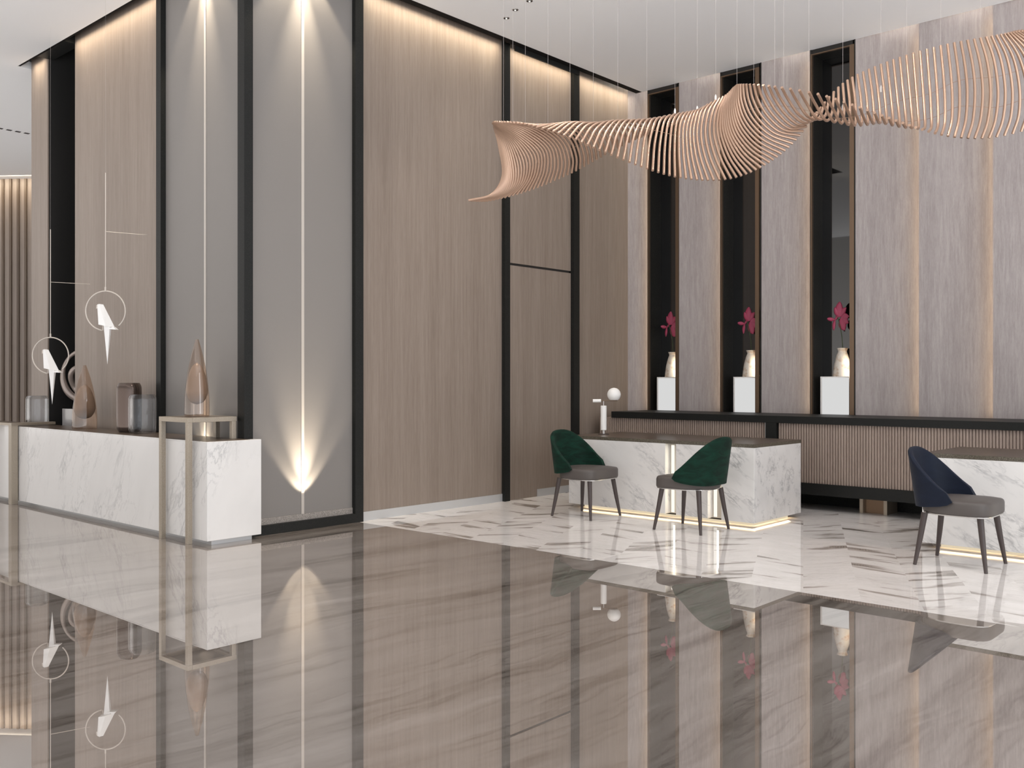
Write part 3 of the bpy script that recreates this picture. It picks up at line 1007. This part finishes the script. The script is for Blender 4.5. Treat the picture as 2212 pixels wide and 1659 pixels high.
# ------------------------------------------------------------------ niche displays
vase_m = None
def vase_mat():
    m, t, b_ = new_mat('ivory_speckled_ceramic')
    n = noise(t, pos(t, obj=True), 14, 4, .6)
    col = ramp(t, n, [(.30, (.30, .17, .09)), (.40, (.62, .48, .36)), (.52, (.80, .74, .66))])
    t.links.new(col, b_.inputs['Base Color'])
    b_.inputs['Roughness'].default_value = .35
    return m
VM = vase_mat()
orders = ['left', 'middle', 'right']
PL = VS = OR = None
for i, (x0, x1) in enumerate(niches):
    yv = YB + .135
    px0 = (-6.748, -5.655, -4.562)[i]
    # plinth: illuminated white box
    lab = 'glowing white display box in the %s niche' % orders[i]
    if PL is None:
        PL = thing('display_box', lab, 'display plinth', (px0 + .15, yv, .958), 0, 'glowing boxes in the niches')
        MB().box(px0, px0 + .33, YB + .03, YB + .25, .958, 1.40).build('box_body', M['white_metal'], PL)
        MB().box(px0 + .022, px0 + .328, YB + .024, YB + .03, .960, 1.385).build('lit_panel', M['lightbox'], PL)
    else:
        c = copy_tree(PL); c.location.x = px0 + .15; c['label'] = lab
    xv = (-6.575, -5.475, -4.352)[i]
    lab = 'ivory speckled bottle vase on the box in the %s niche' % orders[i]
    if VS is None:
        o = MB().lathe(smooth_prof([(.102, .003), (.103, .012), (.088, .13), (.066, .225), (.048, .275)]) + [(.047, .285), (.060, .318), (.058, .320), (.04, .29), (.03, .2), (1e-4, .19)], (0, 0, 0), 36).build('ceramic_vase', VM)
        o.location = (xv, yv, 1.40)
        VS = tag(o, lab, 'vase', 'ivory vases in the niches')
    else:
        c = copy_tree(VS); c.location = (xv, yv, 1.40); c['label'] = lab
    lab = 'magenta orchid stem in the vase of the %s niche' % orders[i]
    if OR is None:
        OR = thing('orchid_stem', lab, 'flower', (xv, yv, 1.60), 0, 'magenta orchids in the niches')
        X_ = Vector((.741, .671, 0)).normalized()
        def w_(a, z, d=0): return (xv + X_.x * a - .3 * d, yv + X_.y * a * .25 + d * .3, 1.60 + z)
        MB().tube([w_(0, 0), w_(.005, .12), w_(-.005, .24), w_(-.03, .36), w_(-.06, .45), w_(-.075, .47)], .0045, 8).build('stalk', M['stem'], OR)

        def petal(c, dirx, dirz, L_, wd, cup=.03):
            v, f = [], []
            nu, nv = 8, 7
            px_, pz_ = dirx, dirz
            qx, qz = -pz_, px_
            for iu in range(nu + 1):
                s = iu / nu
                half = wd * math.sin(math.pi * min(1, s * .94 + .03)) ** .7
                for iv in range(nv):
                    e = -1 + 2 * iv / (nv - 1)
                    a = px_ * s * L_ + qx * e * half
                    z = pz_ * s * L_ + qz * e * half
                    d = cup * (e * e) + .03 * math.sin(s * 3)
                    v.append(w_(c[0] + a, c[1] + z, d - .03))
            for iu in range(nu):
                for iv in range(nv - 1):
                    k = iu * nv + iv
                    f.append((k, k + 1, k + nv + 1, k + nv))
            return v, f
        def flower(name, cen, petals):
            m = MB()
            for (dx, dz, L_, wd) in petals:
                m.add(*petal(cen, dx, dz, L_, wd), smooth=True)
            o = m.build(name, M['petal'], OR)
            sd = o.modifiers.new('thick', 'SOLIDIFY'); sd.thickness = .002
        flower('blossom', (-.045, .47), [(.05, 1, .17, .055), (.7, .72, .14, .04), (-.5, .85, .13, .035)])
        flower('blossom', (-.02, .46), [(.85, -.5, .12, .05), (.35, -.95, .15, .055), (1, .15, .11, .045)])
        flower('blossom', (-.105, .44), [(-.95, .12, .12, .024), (-.15, -1, .12, .024), (.75, .55, .07, .02)])
    else:
        c = copy_tree(OR); c.location = (xv, yv, 1.60); c['label'] = lab
    area('niche_lamp', (NR[i] + .012, YB + .05, 1.52), (.02, .22), .55, (1, .84, .64), (-.8, .6, -.1))

# ------------------------------------------------------------------ hanging wave sculpture
FWD = Vector((-math.sin(YAW), math.cos(YAW), 0))
RGT = Vector((math.cos(YAW), math.sin(YAW), 0))
EYE = Vector((0, 0, 1.35))
# rod outlines: k -> five stations (sideways and height angles) from end A to end B
KEY = {
 -20: ((1012,433),(1062,420),(1086,378),(1078,315),(1067,272)),
 -12: ((1058,433),(1098,408),(1103,360),(1088,300),(1067,269)),
 -2: ((1143,411.7),(1161,372),(1160,330),(1122,294),(1069,263)),
 8: ((1235,373),(1237,342),(1222,303),(1185,275),(1131,267.7)),
 15: ((1298,338.6),(1293,312),(1276,278),(1240,264),(1205.4,288.7)),
 21: ((1352,310),(1348,284),(1325,261),(1300,280),(1281.4,318.6)),
 29: ((1408,286),(1418,258),(1406,262),(1392,302),(1384.9,360)),
 35: ((1480,258),(1476,243.5),(1461,268),(1457,322),(1458,381.6)),
 41: ((1529,226),(1514,243),(1505.5,286),(1512,336),(1529.5,389.5)),
 46: ((1568,206),(1554,240),(1550,285),(1565,338),(1590.9,383.5)),
 52: ((1588,187),(1576,232),(1584,283),(1613,326),(1653,356.7)),
 59: ((1605.4,181),(1609,218),(1626,256),(1662,291),(1712,310)),
 66: ((1673.3,186.8),(1686,212),(1710,246),(1741,266),(1764.5,243)),
 71: ((1766.7,202.7),(1782,232),(1802,264),(1811,238),(1810.9,188.9)),
 75: ((1840.5,226),(1850,250),(1861,270),(1860,218),(1852.3,161.6)),
 81: ((1935.3,260.2),(1943,273),(1942,245),(1936,188),(1929.8,129.3)),
 86: ((2006,284),(2012,272),(2011,232),(2007,170),(2002.3,106.9)),
 90: ((2061.8,296.3),(2071,258),(2073,200),(2069,148),(2061.3,92.2)),
 95: ((2136.4,298.3),(2150,260),(2156,200),(2148,132),(2130.6,79)),
 99: ((2205.8,284.6),(2219,240),(2217,180),(2200,120),(2169.6,72)),
 105: ((2325,245),(2332,205),(2310,150),(2262,98),(2206,66)),
 112: ((2450,190),(2450,160),(2420,120),(2350,85),(2260,65)),
}
DZ = {-20: 0, -12: .20, -2: .34, 8: .42, 15: .50, 21: .58, 29: .52, 35: .44, 41: .32, 46: .18, 52: .04, 59: -.15, 66: -.40,
      71: -.56, 75: -.60, 81: -.48, 86: -.32, 90: -.12, 95: .06, 99: .15, 105: .25, 112: .3}
ks = sorted(KEY)


def interp(table, k, dim=None):
    import bisect
    if k <= ks[0]: return table[ks[0]]
    if k >= ks[-1]: return table[ks[-1]]
    i = bisect.bisect_right(ks, k) - 1
    a, b_ = ks[i], ks[i + 1]
    a0, b0 = ks[max(i - 1, 0)], ks[min(i + 2, len(ks) - 1)]
    t = (k - a) / (b_ - a)

    def h(p0, p1, p2, p3):
        m1 = (p2 - p0) / (b_ - a0) * (b_ - a)
        m2 = (p3 - p1) / (b0 - a) * (b_ - a)
        return (2 * t ** 3 - 3 * t * t + 1) * p1 + (t ** 3 - 2 * t * t + t) * m1 + (-2 * t ** 3 + 3 * t * t) * p2 + (t ** 3 - t * t) * m2
    if dim is None:
        return h(table[a0], table[a], table[b_], table[b0])
    return tuple(tuple(h(table[a0][j][c], table[a][j][c], table[b_][j][c], table[b0][j][c]) for c in (0, 1)) for j in range(5))


def rod_points(k):
    st = interp(KEY, k, 1)
    dz = interp(DZ, k)
    D0 = 7.25 - .70 * (k + 20) / 132
    pts = []
    for j, (px, py) in enumerate(st):
        s = (j - 2) / 2.0
        D = D0 - s * dz * .5
        u, v = (px - CX) / F_PX, (HY - py) / F_PX
        pts.append(EYE + (FWD + RGT * u + Vector((0, 0, v))) * D)
    # smooth through the five stations
    P4 = [pts[0] * 2 - pts[1]] + pts + [pts[-1] * 2 - pts[-2]]
    out = []
    for i in range(1, 5):
        p0, p1, p2, p3 = P4[i - 1], P4[i], P4[i + 1], P4[i + 2]
        for q in range(6):
            t = q / 6
            out.append(.5 * ((2 * p1) + (p2 - p0) * t + (2 * p0 - 5 * p1 + 4 * p2 - p3) * t * t + (3 * p1 - p0 - 3 * p2 + p3) * t ** 3))
    out.append(pts[-1])
    return out


hs = thing('wave_sculpture', 'hanging twisted wave of rose copper rods over the marble desks', 'ceiling sculpture', tuple(rod_points(46)[12]))
RR = .0098
rest = MB()
spine, spine2 = [], []
n_ind = 0
for k in range(-20, 113):
    pts = rod_points(k)
    spine.append(pts[9]); spine2.append(pts[15])
    if -3 <= k <= 96:
        MB().tube(pts, RR, 10).build('rod', M['rod'], hs, sharp=50)
        n_ind += 1
    else:
        rest.tube(pts, RR, 10)
o = rest.build('rod_bundle', M['rod'], hs, sharp=50)
o['kind'] = 'stuff'
MB().tube(spine, .0016, 5).tube(spine2, .0016, 5).build('spine_cable', M['spine'], hs)


def top_at(px):
    """highest point of the ribbon near this bearing"""
    best = None
    for k in range(-20, 113):
        for p in rod_points(k)[::2]:
            d = p - EYE
            D = d.dot(FWD)
            x = CX + F_PX * d.dot(RGT) / D
            if abs(x - px) < 9 and (best is None or p.z > best.z):
                best = p
    return best


for px in (1093, 1111, 1138, 1177, 1224, 1277, 1328, 1391, 1458, 1500, 1542, 1600, 1636, 1672, 1700, 1751, 1820, 1898, 1955, 2037, 2120):
    p = top_at(px)
    if p is None: continue
    low = p
    if px in (1820, 1898):
        low = p - Vector((0, 0, .2))
    MB().cyl(low, (low.x, low.y, CZ), .0008, 5).build('hanging_wire', M['wire'], hs)
    if px in (1458, 1500, 1542, 1820, 1898):
        MB().tube([low + Vector((0, 0, -.005)), low + Vector((0, 0, .03)), low + Vector((0, 0, .045))], [.008, .008, .003], 10).build('cable_gripper', M['white_metal'], hs)
